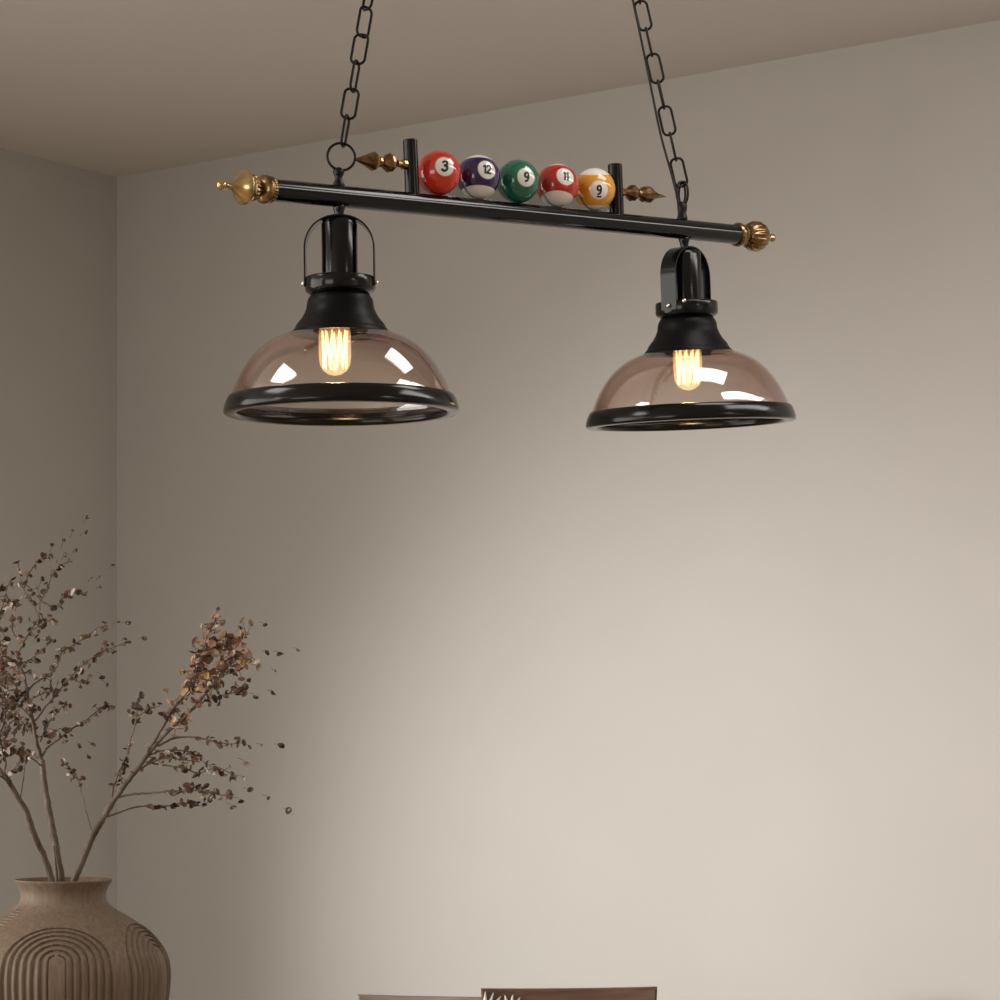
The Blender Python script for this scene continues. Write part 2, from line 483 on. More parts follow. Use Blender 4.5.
# clear scalloped rail the balls sit in
bm = bmesh.new()
side = Dbar.cross(upb).normalized()
s0 = (bar_px(418.5) - A).dot(Dbar); s1 = (bar_px(608.5) - A).dot(Dbar)
cs = [(c - A).dot(Dbar) for c in ballpts]
N = 220; top = []
for i in range(N + 1):
    s = s0 + (s1 - s0) * i / N
    z = .020
    for c in cs:
        d = abs(s - c)
        rr = RBALL + .0006
        if d < rr: z = min(z, RBALL - math.sqrt(rr * rr - d * d))
    top.append((s, RB + max(.0004, z)))
th = .003
rows = []
for s, z in top:
    rows.append([bm.verts.new(A + Dbar * s + side * sg * th + upb * zz) for sg, zz in ((-1, RB * .9), (-1, z), (1, z), (1, RB * .9))])
for a, b in zip(rows, rows[1:]):
    for k in range(4): bm.faces.new((a[k], a[(k + 1) % 4], b[(k + 1) % 4], b[k]))
bm.faces.new(rows[0]); bm.faces.new(rows[-1][::-1])
bmesh.ops.recalc_face_normals(bm, faces=bm.faces[:])
link('ball_cradle', bm, M_cradle, lamp, smooth=False)

# ---- the two lamp heads
def lamp_head(px, Y, roll, back, bail_rot, dx0, extra):
    top = bar_px(px); s = Y / F * (1.0)
    # local frame: z up along shade axis, x to the right, y away
    R = Matrix.Rotation(math.radians(-roll), 3, 'Y') @ Matrix.Rotation(math.radians(back), 3, 'X')
    X, Yv, Z = R @ Vector((1, 0, 0)), R @ Vector((0, 1, 0)), R @ Vector((0, 0, 1))
    k = YA / F * extra
    org = top - Z * (RB * .5)
    d0 = RB * .5
    def at(prof): return [(r * k, -(d * k) + d0) for r, d in prof]
    # stem
    bm = bmesh.new()
    lathe(bm, at([(0, 4), (6.2, 8), (6.2, 12), (5, 15), (4.4, 19), (4.6, 22.5), (8, 23.5), (0, 24)]), org, Z, 24)
    link('stem', bm, M_black, lamp)
    # socket
    bm = bmesh.new()
    lathe(bm, at([(0, 21.5), (7, 21.7), (13, 22.6), (16.4, 24.4), (18, 28), (18, 80), (0, 80)]), org, Z, 48)
    soc = link('lamp_socket', bm, M_black, lamp); sharp(soc, 50)
    # collar ring
    bm = bmesh.new()
    lathe(bm, at([(18, 80.4), (32, 80.4), (34.2, 81), (35, 82.6), (35, 93.5), (34, 95.4), (31, 97.2), (29.5, 98.5), (0, 98.5)]), org, Z, 64)
    o = link('collar', bm, M_black, soc); sharp(o, 50)
    # bail handle strap
    bm = bmesh.new()
    pts = []
    for i in range(61):
        a = PI * i / 60
        cx = -math.cos(a); sy = math.sin(a)
        pts.append((34.6 * math.copysign(abs(cx) ** .92, cx), 53.5 - 33.5 * sy ** .95))
    pts = [(-34.6, 91)] + [(-34.6, 70)] + pts + [(34.6, 70), (34.6, 91)]
    br = math.radians(bail_rot)
    bx = X * math.cos(br) + Yv * math.sin(br); by = -X * math.sin(br) + Yv * math.cos(br)
    hw, tk = 10 * k, .75 * k
    rows = []
    for i, (r, d) in enumerate(pts):
        q = pts[min(i + 1, len(pts) - 1)]; pz = pts[max(i - 1, 0)]
        tv = Vector((q[0] - pz[0], -(q[1] - pz[1]))).normalized(); nv = Vector((-tv.y, tv.x))
        base = org + bx * (r * k) + Z * (-(d * k) + d0)
        nn = bx * nv.x + Z * nv.y
        rows.append([bm.verts.new(base + by * (a * hw) + nn * (b * tk)) for a, b in ((-1, -1), (1, -1), (1, 1), (-1, 1))])
    for a, b in zip(rows, rows[1:]):
        for j in range(4): bm.faces.new((a[j], a[(j + 1) % 4], b[(j + 1) % 4], b[j]))
    bm.faces.new(rows[0]); bm.faces.new(rows[-1][::-1])
    bmesh.ops.recalc_face_normals(bm, faces=bm.faces[:])
    o = link('handle_strap', bm, M_black, soc); sharp(o, 40)
    angs = [0, 180] + ([-78] if bail_rot else [])
    for aa in angs:
        if aa == -78: dv = X * math.cos(math.radians(-98)) + Yv * math.sin(math.radians(-98))
        else:
            dv = bx * (1 if aa == 0 else -1)
        bm = bmesh.new()
        pc = org + Z * (-(86.5 if aa != -78 else 82.5) * k + d0)
        lathe(bm, [(0, 33 * k), (2.4 * k, 33 * k), (2.4 * k, 37 * k), (1.8 * k, 38.3 * k), (0, 38.6 * k)], pc, dv, 16)
        tag(link('screw', bm, M_steel, soc), 'bright nickel screw head')
    # flared cap
    bm = bmesh.new()
    lathe(bm, at([(0, 98), (29.5, 98.4), (30.4, 100), (32, 102.4), (33, 105.4), (33.4, 108.4), (34, 112), (36, 117), (39.2, 122.4), (43, 128.4), (46.8, 133), (50, 136.6), (50.2, 137.8),
                  (48.6, 137.8), (44, 128), (38, 121), (33, 112), (31, 104), (0, 100)]), org, Z, 96)
    cap = link('shade_cap', bm, M_blackcap, lamp); sharp(cap, 60)
    # glass dome with real thickness
    outer = [(48.5, 136.2), (55, 138.2), (63, 141.4), (71, 145.6), (79, 151.2), (86, 157.6), (92, 164.6), (97.5, 172.4), (102.5, 181), (106.5, 189.4), (109.6, 197.4), (111.4, 205.5)]
    outer = [(v.x, v.y) for v in smoothpath([Vector((a, b, 0)) for a, b in outer], 4)]
    inner = []
    for i, (r, d) in enumerate(outer):
        q = outer[min(i + 1, len(outer) - 1)]; pz = outer[max(i - 1, 0)]
        t = Vector((q[0] - pz[0], q[1] - pz[1])).normalized()
        inner.append((r - 2.2 * t.y, d + 2.2 * t.x))
    bm = bmesh.new()
    lathe(bm, at(outer + inner[::-1] + [outer[0]]), org, Z, 128)
    bmesh.ops.remove_doubles(bm, verts=bm.verts, dist=1e-6)
    bmesh.ops.recalc_face_normals(bm, faces=bm.faces[:])
    gs = link('glass_shade', bm, M_glass, lamp)
    # black rim band
    bm = bmesh.new()
    lathe(bm, at([(111.6, 199.4), (113, 200), (115.2, 204), (117.2, 210), (118, 214), (117.6, 216), (116, 217.2), (108, 217.6), (105.6, 217), (104.6, 214.6), (105, 210), (106.4, 207), (108.6, 206.4), (110, 202.4), (111.6, 199.4)]), org, Z, 128)
    bmesh.ops.remove_doubles(bm, verts=bm.verts, dist=1e-6)
    bmesh.ops.recalc_face_normals(bm, faces=bm.faces[:])
    o = link('rim_band', bm, M_black, gs)
    # bulb
    bo = org + X * (dx0 * k)
    bm = bmesh.new()
    lathe(bm, at([(9, 120), (12.5, 124), (15, 130), (16.2, 140), (16.2, 160), (15.2, 168), (12, 174), (6.5, 177.6), (2, 178.8), (0, 179)]), bo, Z, 40)
    bl = link('light_bulb', bm, M_bulbglass, lamp)
    bm = bmesh.new()
    n = 11
    for i in range(n):
        a0 = 2 * PI * i / n; a1 = 2 * PI * (i + .5) / n
        rt, rb_ = 12.8, 11.6
        tp = bo + (X * math.cos(a0) + Yv * math.sin(a0)) * rt * k + Z * (-134 * k + d0)
        bt = bo + (X * math.cos(a1) + Yv * math.sin(a1)) * rb_ * k + Z * (-171 * k + d0)
        t2 = bo + (X * math.cos(a1 + (a1 - a0)) + Yv * math.sin(a1 + (a1 - a0))) * rt * k + Z * (-134 * k + d0)
        tube(bm, [tp, tp.lerp(bt, .5), bt, bt.lerp(t2, .5), t2], .7 * k, 6)
    link('filament', bm, M_fil, bl)
    bm = bmesh.new()
    lathe(bm, at([(0, 100), (9.6, 100.5), (10.2, 103), (9.4, 105), (10.2, 107), (9.4, 109), (10.2, 111), (9.6, 121), (0, 121)]), bo, Z, 32)
    link('bulb_base', bm, M_bulbbase, bl)
    # small glowing lamp inside the bulb
    ld = bpy.data.lights.new('bulb_glow', 'POINT'); ld.energy = .45; ld.color = (1, .72, .42); ld.shadow_soft_size = .012
    lo = bpy.data.objects.new('bulb_glow', ld); col.objects.link(lo); lo.location = bo + Z * (-152 * k + d0)
    return org, Z

lamp_head(338.9, YA, .7, .6, 0, -6, 1)
lamp_head(683.8, YB, 2.3, 3.4, 52, -1, 1)

# ---- hangers and chains
LW, LLen, LWid = .0018, .0432, .0215
def link_mesh():
    bm = bmesh.new(); pts = []
    hx = LWid / 2 - LW; hz = LLen / 2 - LW; rr = hx * .8
    for cx, cz, a0 in ((hx - rr, hz - rr, 0), (-(hx - rr), hz - rr, 90), (-(hx - rr), -(hz - rr), 180), (hx - rr, -(hz - rr), 270)):
        for j in range(7):
            a = math.radians(a0 + j * 15); pts.append(Vector((cx + rr * math.cos(a), 0, cz + rr * math.sin(a))))
    tube(bm, pts, LW, 8, closed=True)
    bmesh.ops.recalc_face_normals(bm, faces=bm.faces[:])
    me = bpy.data.meshes.new('chain_link'); bm.to_mesh(me); bm.free(); me.materials.append(M_chain)
    me.polygons.foreach_set('use_smooth', [True] * len(me.polygons))
    return me
LM = link_mesh()
def chain(p, q, rolls):
    d = (q - p); L = d.length; d.normalize(); pitch = LLen - 4 * LW + .0008
    n = int(L / pitch)
    x, y, z = frame(d, up=(0, 1, 0)); 
    for i in range(n):
        c = p + d * (pitch * (i + .5))
        ang = math.radians(rolls[i % len(rolls)])
        xx = x * math.cos(ang) + y * math.sin(ang); yy = d.cross(xx)
        o = bpy.data.objects.new('chain_link', LM); col.objects.link(o)
        M = Matrix((xx, yy, d)).transposed().to_4x4(); M.translation = c
        o.parent = lamp; o.matrix_parent_inverse = lamp.matrix_world.inverted(); o.matrix_basis = M

def plane_at(s, z=CEIL): return Vector((A.x + AB.x * s, A.y + AB.y * s, z))
hookL, hookR = plane_at(.175), plane_at(.753)
# left: big ring + hourglass eyelet
bl_ = bar_px(338.6); sL = YA / F
rc = bl_ + Vector((2.6 * sL, 0, 39.6 * sL))
bm = bmesh.new()
tube(bm, [rc + Vector((math.cos(a) * 13.6 * sL, .25 * math.cos(a) * 13.6 * sL, math.sin(a) * 13.6 * sL)) for a in [2 * PI * i / 40 for i in range(40)]], 1.35 * sL, 10, closed=True)
bmesh.ops.recalc_face_normals(bm, faces=bm.faces[:])
link('hanging_ring', bm, M_chain, lamp)
bm = bmesh.new()
lathe(bm, [(0, 8 * sL), (6.4 * sL, 8 * sL), (6, 10 * sL) if 0 else (6.2 * sL, 12 * sL), (4.2 * sL, 15 * sL), (3.2 * sL, 18 * sL), (4.6 * sL, 21 * sL), (6 * sL, 23.6 * sL), (5.2 * sL, 26.6 * sL), (3 * sL, 28.6 * sL), (0, 29 * sL)], bl_, UPV, 20)
link('eyelet', bm, M_chain, lamp)
ringtop = rc + Vector((1.5 * sL, 0, 12 * sL))
chain(ringtop, hookL - Vector((0, 0, .02)), [78, 5, 72, -8, 38, -50, 40])
# right: eyelet with a pair of small links
br_ = bar_px(682.2); sR = YB / F
bm = bmesh.new()
lathe(bm, [(0, 8 * sR), (5.6 * sR, 8 * sR), (5.2 * sR, 12 * sR), (4.0 * sR, 16 * sR), (4.8 * sR, 20 * sR), (5 * sR, 24 * sR), (3.6 * sR, 27 * sR), (0, 28 * sR)], br_, UPV, 20)
link('eyelet', bm, M_chain, lamp)
for ang, dxx in ((35, -1.2), (-40, 1.2)):
    bm = bmesh.new(); c = br_ + Vector((dxx * sR, 0, 36 * sR)); a = math.radians(ang)
    tube(bm, [c + Vector((math.cos(t) * 5.6 * sR * math.cos(a), math.cos(t) * 5.6 * sR * math.sin(a), math.sin(t) * 11.6 * sR)) for t in [2 * PI * i / 32 for i in range(32)]], 1.2 * sR, 8, closed=True)
    bmesh.ops.recalc_face_normals(bm, faces=bm.faces[:])
    link('hanging_ring', bm, M_chain, lamp)
chain(br_ + Vector((-.3 * sR, 0, 44 * sR)), hookR - Vector((0, 0, .02)), [5, 84, 0, 80, -5, 84, 4, 86])
# power cord beside the right chain
bm = bmesh.new()
e = hookR - Vector((0, 0, .005)); b0 = br_ + Vector((0, 0, 44 * sR))
pts = [br_ + Vector((-3 * sR, -.002, 10 * sR)), br_ + Vector((-5 * sR, -.004, 30 * sR)), b0.lerp(e, .03) + Vector((-8.5 * sR, -.004, 0)), b0.lerp(e, .15) + Vector((-10.5 * sR, -.004, 0)),
       b0.lerp(e, .30) + Vector((-9.5 * sR, -.004, 0)), b0.lerp(e, .45) + Vector((-8.6 * sR, -.004, 0)), b0.lerp(e, .56) + Vector((-8 * sR, -.004, 0)), e + Vector((-.004, 0, 0))]
tube(bm, smoothpath(pts, 8), 1.15 * sR, 8)
link('power_cord', bm, M_cord, lamp)
# ceiling plate that carries the chains
bm = bmesh.new()
mid = (hookL + hookR) / 2; dv = (hookR - hookL); rot = Matrix.Rotation(math.atan2(dv.y, dv.x), 3, 'Z')
box(bm, mid - Vector((0, 0, .0125)), dv.length + .1, .07, .025, rot, .004)
link('ceiling_plate', bm, M_black, lamp, smooth=False)

# ------------------------------------------------------------------ vase
YV = 3.90; sv = YV / F; vx = 63.5
VB = 1097
vbase = P(vx, VB, YV)
prof = [(879.2, 48.2), (880.2, 48.6), (882.5, 47.4), (886, 45.2), (891, 43), (897, 42.6), (902, 44), (906, 47.5), (910, 52.5), (916, 63), (922, 72.5), (930, 84), (939, 93), (950, 100.8), (961, 105.2),
        (973, 106.8), (985, 106.4), (1000, 104.6), (1020, 99.5), (1040, 91.5), (1060, 81), (1080, 68.5), (1092, 60.5), (1096.4, 57)]
sp = smoothpath([Vector((r, y, 0)) for y, r in prof], 12)
arc = [0]
for a, b in zip(sp, sp[1:]): arc.append(arc[-1] + (b - a).length)
def arc_at_y(y):
    for p, s in zip(sp, arc):
        if p.y >= y: return s
S0 = arc_at_y(953)
def carve(theta, s, r, y):
    """depth in px of the carved nested arches, five groups round the belly"""
    g = math.radians(72); th0 = math.radians(5.6)
    t = (theta - th0 + g / 2) % g - g / 2
    a = t * 106
    top = 47.0          # arc length from springing to crown for the outermost arch
    if s < S0:
        d = math.hypot(a, (s - S0) / .76)
    else: d = abs(a)
    tn = math.degrees(theta) % 360
    if 299 < tn < 317 and 904 < y < 924:      # little notched row high on the left shoulder
        return 2.4 * max(0, min(1, 3 * math.cos(2 * PI * s / 4.6))) * min(1, (tn - 299) / 1.5, (317 - tn) / 1.5)
    if d > 57: return 0
    ph = (57 - d) / 7.9
    if d < 8.5: return .6
    f = ph - math.floor(ph)
    # sharp little step groove then rounded rib
    return 5.0 * (1 - f) ** 1.7 if f > .12 else 5.0 * f / .12
bm = bmesh.new(); SEG = 720; rows = []
for p, s in zip(sp, arc):
    y, r = p.y, p.x
    row = []
    for k in range(SEG):
        th = 2 * PI * k / SEG
        rr = r - (carve(th, s, r, y) if 905 < y < 1092 else 0)
        # theta measured from the direction facing the camera, to the right positive
        row.append(bm.verts.new(Vector((vbase.x + math.sin(th) * rr * sv, vbase.y - math.cos(th) * rr * sv, P(0, y, YV).z))))
    rows.append(row)
for A_, B_ in zip(rows, rows[1:]):
    for k in range(SEG): bm.faces.new((A_[k], B_[k], B_[(k + 1) % SEG], A_[(k + 1) % SEG]))
bm.faces.new(rows[-1])
# inside of the neck and body
ins = [(879.2, 46.6), (882, 45), (890, 40.5), (898, 39.6), (905, 43), (916, 59), (940, 89), (975, 102), (1030, 92), (1085, 55), (1088, 0)]
prev = rows[0]
for y, r in ins:
    if r == 0:
        c = bm.verts.new(Vector((vbase.x, vbase.y, P(0, y, YV).z)))
        for k in range(SEG): bm.faces.new((prev[(k + 1) % SEG], c, prev[k])); 
        break
    row = [bm.verts.new(Vector((vbase.x + math.sin(2 * PI * k / SEG) * r * sv, vbase.y - math.cos(2 * PI * k / SEG) * r * sv, P(0, y, YV).z))) for k in range(SEG)]
    for k in range(SEG): bm.faces.new((prev[(k + 1) % SEG], row[(k + 1) % SEG], row[k], prev[k]))
    prev = row
bmesh.ops.recalc_face_normals(bm, faces=bm.faces[:])
vz = P(0, 1096.4, YV).z
vase = link('vase', bm, M_vase, origin=Vector((vbase.x, vbase.y, vz)))
tag(vase, 'round taupe vase carved with nested arches, holding dried branches in the lower left corner', 'vase')
# side table under the vase
tb = empty('side_table', (vbase.x, vbase.y, 0)); tag(tb, 'round wooden pedestal side table under the arch-carved vase', 'table')
bm = bmesh.new(); lathe(bm, [(0, vz - .035), (.27, vz - .035), (.285, vz - .03), (.29, vz - .018), (.285, vz - .005), (.278, vz - .0005), (0, vz - .0005)], (vbase.x, vbase.y, 0), UPV, 64)
link('tabletop', bm, M_table, tb)
bm = bmesh.new(); lathe(bm, [(0, .03), (.05, .03), (.04, .1), (.03, .25), (.035, .5), (.05, vz - .06), (.09, vz - .036), (0, vz - .036)], (vbase.x, vbase.y, 0), UPV, 40)
link('pedestal', bm, M_table, tb)
bm = bmesh.new(); lathe(bm, [(0, .001), (.2, .001), (.205, .01), (.19, .022), (.06, .034), (0, .034)], (vbase.x, vbase.y, 0), UPV, 48)
link('base', bm, M_table, tb)

# ------------------------------------------------------------------ dried branches
def to3(px, py, dy, off=0): return P(px, py, YV + dy + off * max(.3, min(1, (905 - py) / 130)))
def leaf(bm, c, size, rnd):
    """small cupped oval leaf / seed pod"""
    n = Vector((rnd.gauss(0, 1), rnd.gauss(0, 1), rnd.gauss(0, 1))).normalized()
    x, y, z = frame(n); a = rnd.uniform(0, 6.28)
    x, y = x * math.cos(a) + y * math.sin(a), y * math.cos(a) - x * math.sin(a)
    L = size; W = size * rnd.uniform(.55, .85); cup = size * rnd.uniform(.15, .4)
    m = 7
    rim = []
    for k in range(m):
        t = 2 * PI * k / m
        u, w_ = math.cos(t), math.sin(t)
        tp = 1 if u < 0 else 1 - .35 * u * u
        rim.append(bm.verts.new(c + x * (L * u) + y * (W * w_ * tp) + z * (cup * (u * u * .6 + w_ * w_))))
    cv = bm.verts.new(c - z * .0); cb = bm.verts.new(c - z * size * .18)
    for k in range(m):
        bm.faces.new((cv, rim[k], rim[(k + 1) % m])); bm.faces.new((cb, rim[(k + 1) % m], rim[k]))

class Branch:
    def __init__(self, seed, off=0): self.off = off; self.st = bmesh.new(); self.lf = bmesh.new(); self.lw = bmesh.new(); self.rnd = random.Random(seed)
    def twig(self, pts, w0, w1, dy0=0, dy1=0, leaves=0, spread=5, lsize=(2.7, 4.8), start=.25, warm=False, side=0):
        rnd = self.rnd
        n = len(pts)
        q = [to3(x, y, dy0 + (dy1 - dy0) * i / (n - 1), self.off) for i, (x, y) in enumerate(pts)]
        sm = smoothpath(q, 7); k = len(sm)
        # knobbly
        sm = [p + Vector((rnd.gauss(0, 1), rnd.gauss(0, 1), rnd.gauss(0, 1))) * (.18 * sv if 0 < i < k - 1 else 0) for i, p in enumerate(sm)]
        tube(self.st, sm, [(w0 + (w1 - w0) * i / (k - 1)) * sv / 2 * .88 for i in range(k)], 8)
        leaves = int(leaves * 1.3) if warm else leaves
        for j in range(leaves):
            t = start + (1 - start) * (j + rnd.random()) / leaves
            f = t * (k - 1); i = min(int(f), k - 2); c = sm[i].lerp(sm[i + 1], f - i)
            off = Vector((rnd.gauss(0, 1), rnd.gauss(0, 1), rnd.gauss(0, 1))) * spread * sv * .62
            sz = rnd.uniform(*lsize) * sv * (1.25 if warm else 1)
            if off.length < sz * .6: off = off.normalized() * sz * .8
            if j % 2 == 0:
                tube(self.st, [c, c + off * .5 + Vector((0, 0, .3 * sv)), c + off * .92], [.42 * sv, .34 * sv, .26 * sv], 4)
            else: off *= .75; tube(self.st, [c, c + off * .92], [.38 * sv, .24 * sv], 4)
            leaf(self.lw if warm else self.lf, c + off, sz, rnd)
        return sm
    def single(self, px, py, size, dy=0, frm=None):
        c = to3(px, py, dy, self.off)
        if frm: tube(self.st, [to3(*frm, dy, self.off), to3((px + frm[0]) / 2, (py + frm[1]) / 2 - 1.2, dy, self.off), c], [.30 * sv, .22 * sv, .15 * sv], 4)
        leaf(self.lf, c, size * 1.15 * sv, self.rnd); leaf(self.lf, c, size * .9 * sv, self.rnd)
    def done(self, label, root):
        o = link('dried_branch', self.st, M_stem, origin=root)
        tag(o, label, 'branch')
        if self.lf.verts: link('leaves', self.lf, M_leaf, o, smooth=False)
        else: self.lf.free()
        if self.lw.verts: tag(link('leaves', self.lw, M_leafwarm, o, smooth=False), 'rosy tan and golden leaves')
        else: self.lw.free()
        return o

# right-hand branch
b = Branch(11)
b.twig([(66, 925), (70, 898), (75, 878), (84, 857), (92, 838), (103, 818), (112, 803)], 9, 7)
b.twig([(112, 803), (122, 789), (132, 776), (146, 757), (158, 742)], 6.5, 4.6, 0, -.01, 6, 6, start=.35)
b.twig([(158, 742), (172, 728), (186, 716), (200, 700), (214, 684), (226, 668), (238, 655)], 4.4, 1.2, -.01, -.03, 36, 10, warm=True, start=.15)
b.twig([(148, 752), (158, 735), (166, 722), (175, 706), (186, 690), (197, 668), (208, 645), (219, 622)], 3.6, .8, -.01, .02, 44, 9, warm=True, start=.3)
b.twig([(186, 700), (198, 676), (212, 654), (230, 640), (250, 634)], 2.2, .7, 0, .05, 34, 9, warm=True)
b.twig([(190, 712), (206, 700), (220, 696), (236, 692), (246, 690)], 2, .7, -.01, -.03, 22, 6)
b.twig([(176, 706), (190, 690), (204, 684), (222, 676), (244, 668)], 2, .7, 0, -.02, 26, 8, warm=True)
b.twig([(196, 672), (204, 652), (222, 646), (240, 637)], 1.8, .6, .0, .03, 24, 9, warm=True, start=.05)
b.twig([(192, 690), (200, 664), (206, 640), (217, 618)], 1.8, .6, .0, .01, 22, 8, warm=True, start=.05)
b.twig([(206, 686), (224, 666), (238, 656), (252, 655)], 1.8, .6, .0, -.05, 18, 8, warm=True)
b.twig([(112, 802), (113, 788), (119, 772), (127, 756), (131, 738)], 3, 1.6, 0, .03, 16, 5)
b.twig([(131, 738), (136, 722), (138, 708), (140, 696)], 1.5, .6, .03, .04, 9, 5)
b.twig([(138, 716), (150, 709), (160, 706)], 1.2, .5, .03, .02, 6, 4)
b.twig([(134, 716), (128, 711)], 1, .5, .03, .03, 4, 3)
b.twig([(138, 703), (148, 713)], 1, .5, .03, .03, 3, 3)
b.twig([(136, 772), (150, 763), (166, 758), (184, 760), (200, 762)], 2.8, 1.2, 0, -.03, 20, 5, lsize=(2.4, 4.4))
b.twig([(138, 770), (150, 755), (168, 750), (186, 751), (200, 753)], 2.4, 1.0, 0, .03, 16, 5)
b.twig([(146, 762), (164, 765), (184, 768), (198, 773), (215, 768), (228, 772), (236, 781)], 2.4, .7, 0, -.04, 24, 5)
b.twig([(188, 754), (198, 758), (210, 766), (222, 773)], 1.4, .6, -.01, -.03, 8, 4)
b.twig([(158, 746), (172, 739), (186, 737), (200, 738), (216, 742), (230, 744), (243, 743)], 2.8, .7, 0, -.02, 16, 3.6, start=.5)
b.twig([(118, 797), (134, 794), (150, 793), (168, 791), (186, 791), (203, 791), (222, 795), (232, 796)], 2.8, .7, 0, -.05, 24, 4, start=.4)
b.twig([(186, 791), (198, 787), (206, 790)], 1.4, .7, -.02, -.02, 7, 4, lsize=(3, 4.8))
b.twig([(106, 817), (118, 813), (132, 808), (148, 806), (166, 806), (184, 803), (198, 806), (212, 800)], 2.4, .6, 0, .03, 26, 4, start=.4)
b.twig([(93, 838), (88, 818), (82, 795), (77, 777), (72, 770)], 2, .9, .0, .06, 10, 4.5, start=.55, lsize=(2.4, 4))
b.twig([(77, 779), (70, 767), (62, 763)], 1, .5, .05, .06, 6, 4)
for px, py, s_, fx in [(250, 747, 3, (243, 743)), (262, 745.5, 3, (256, 744)), (281, 746, 3.6, (274, 744)), (247, 764, 3.8, (238, 758)), (244, 778, 3.4, (236, 775)), (250, 790, 3.4, (243, 788)),
                       (241, 801, 3.6, (233, 797)), (233, 807, 3.6, (226, 803)), (268, 798, 2.6, (262, 795)), (288.5, 811, 3.7, (283, 808)), (273, 693, 3.6, (267, 690)), (256, 697, 3, (250, 693)),
                       (280, 654, 4, (274, 651)), (298, 650, 2.2, (293, 648)), (267, 653, 3, (262, 651)), (265, 625, 3, (259, 622)), (240, 628, 3.4, (236, 632)), (218, 609, 2.8, (216, 613)),
                       (258, 667, 4, (251, 664)), (249, 680, 3, (244, 684)), (275, 671, 1.6, (271, 669)), (196, 805.5, 3.6, (190, 803)), (166, 690, 3, (168, 694)), (193, 646, 2.4, (196, 650)), (184, 672, 2.6, (190, 675))]:
    b.single(px, py, s_, 0, fx)
b.done('dried branch leaning right from the vase, with a rosy leaf plume at its tip', to3(70, 898, 0))

# upright middle branch
b = Branch(5, .10)
b.twig([(62, 930), (63, 900), (61, 878), (57, 856), (53, 832), (48, 806), (44, 782), (42, 760)], 10, 7)
b.twig([(52, 930), (56, 900), (57, 880), (55, 862), (54, 846)], 5, 3, -.01, -.012)
b.twig([(42, 762), (39, 750), (36, 740), (33, 722), (29, 704), (27, 690), (23, 672), (16, 662), (4, 656), (-10, 654)], 5, 2, 0, -.05, 22, 7, start=.3)
b.twig([(27, 692), (24, 680), (18, 668), (18, 655), (24, 642), (30, 632), (38, 618), (40, 600), (36, 585)], 2.8, 1, -.02, .03, 26, 7, start=.2)
b.twig([(42, 756), (48, 747), (58, 740), (70, 730), (84, 722), (96, 712), (106, 705), (113, 709)], 3, .8, 0, .05, 26, 5, start=.3)
b.twig([(40, 742), (46, 728), (54, 716), (64, 706), (66, 704)], 2, .7, .0, .04, 16, 6)
b.twig([(27, 692), (34, 684), (46, 676), (56, 668), (62, 652), (72, 646), (85, 638), (98, 628), (108, 626)], 2.4, .7, 0, .03, 28, 5, start=.15)
b.twig([(36, 720), (46, 706), (56, 695), (68, 680), (82, 666), (92, 658), (101, 652), (112, 648), (130, 640)], 2.4, .5, 0, -.02, 34, 5, start=.15)
b.twig([(72, 676), (78, 682), (90, 680)], 1.2, .5, 0, -.02, 6, 5)
b.twig([(38, 618), (34, 606), (30, 597), (24, 590), (20, 576), (18, 562)], 1.6, .6, .03, .05, 14, 5)
b.twig([(38, 604), (46, 592), (52, 576), (60, 566), (67, 563)], 1.5, .5, .03, .02, 14, 4)
b.twig([(32, 590), (26, 582), (34, 566), (44, 557), (52, 554)], 1.4, .5, .03, .04, 12, 4)
b.twig([(40, 600), (52, 606), (62, 604), (70, 594), (82, 594)], 1.4, .5, .03, .0, 18, 5)
b.twig([(28, 632), (40, 626), (50, 620), (58, 622)], 1.5, .5, .0, -.03, 14, 6)
b.twig([(24, 642), (14, 634), (12, 618), (18, 604), (16, 600)], 1.6, .6, -.02, -.05, 18, 6)
b.twig([(29, 700), (20, 692), (10, 680), (-4, 676)], 2, .8, -.02, -.06, 26, 9, start=.1)
b.twig([(33, 720), (22, 708), (10, 700), (-6, 696)], 2, .8, -.02, -.03, 26, 9, start=.1)
b.twig([(36, 738), (26, 726), (14, 716), (0, 714)], 2, .8, -.01, .02, 26, 8, start=.1)
b.twig([(42, 766), (34, 760), (22, 752), (8, 748), (-8, 748)], 2.2, .8, -.01, -.04, 26, 8, start=.25)
b.twig([(28, 700), (42, 694), (52, 692), (64, 690)], 1.4, .5, 0, -.03, 18, 7)
b.twig([(20, 664), (30, 660), (42, 650), (54, 640)], 1.4, .5, 0, .04, 16, 6)
b.twig([(37, 738), (48, 734), (60, 728)], 1.4, .5, 0, -.03, 10, 6)
for px, py, s_, fx in [(87.5, 517, 2.8, (83, 523)), (86, 532, 2.8, (80, 536)), (73, 530, 2, (70, 538)), (77, 550, 2.8, (72, 553)), (64, 540, 3, (61, 548)), (52, 545, 2.8, (50, 552)), (66, 555, 3, (62, 560)),
                       (101, 577, 2.8, (96, 580)), (113, 565, 2.8, (109, 569)), (92, 577, 2, (88, 582)), (100, 587, 2.4, (96, 589)), (119, 622, 2.6, (112, 625)), (128, 622.5, 3, (122, 623)), (125, 639, 2, (121, 641)),
                       (144.6, 638.6, 3.2, (138, 639)), (107, 651, 3, (101, 652)), (102, 677, 3, (97, 672)), (107, 685, 2.8, (101, 680)), (88, 683, 3.2, (86, 678)), (80, 746, 3.4, (75, 742)), (89, 757, 3.2, (84, 752)),
                       (93, 745, 3, (88, 742)), (84, 595, 3, (80, 594))]:
    b.single(px, py, s_, 0, fx)
b.done('upright dried branch in the middle of the vase, spreading into fine leafy twigs', to3(63, 900, 0))

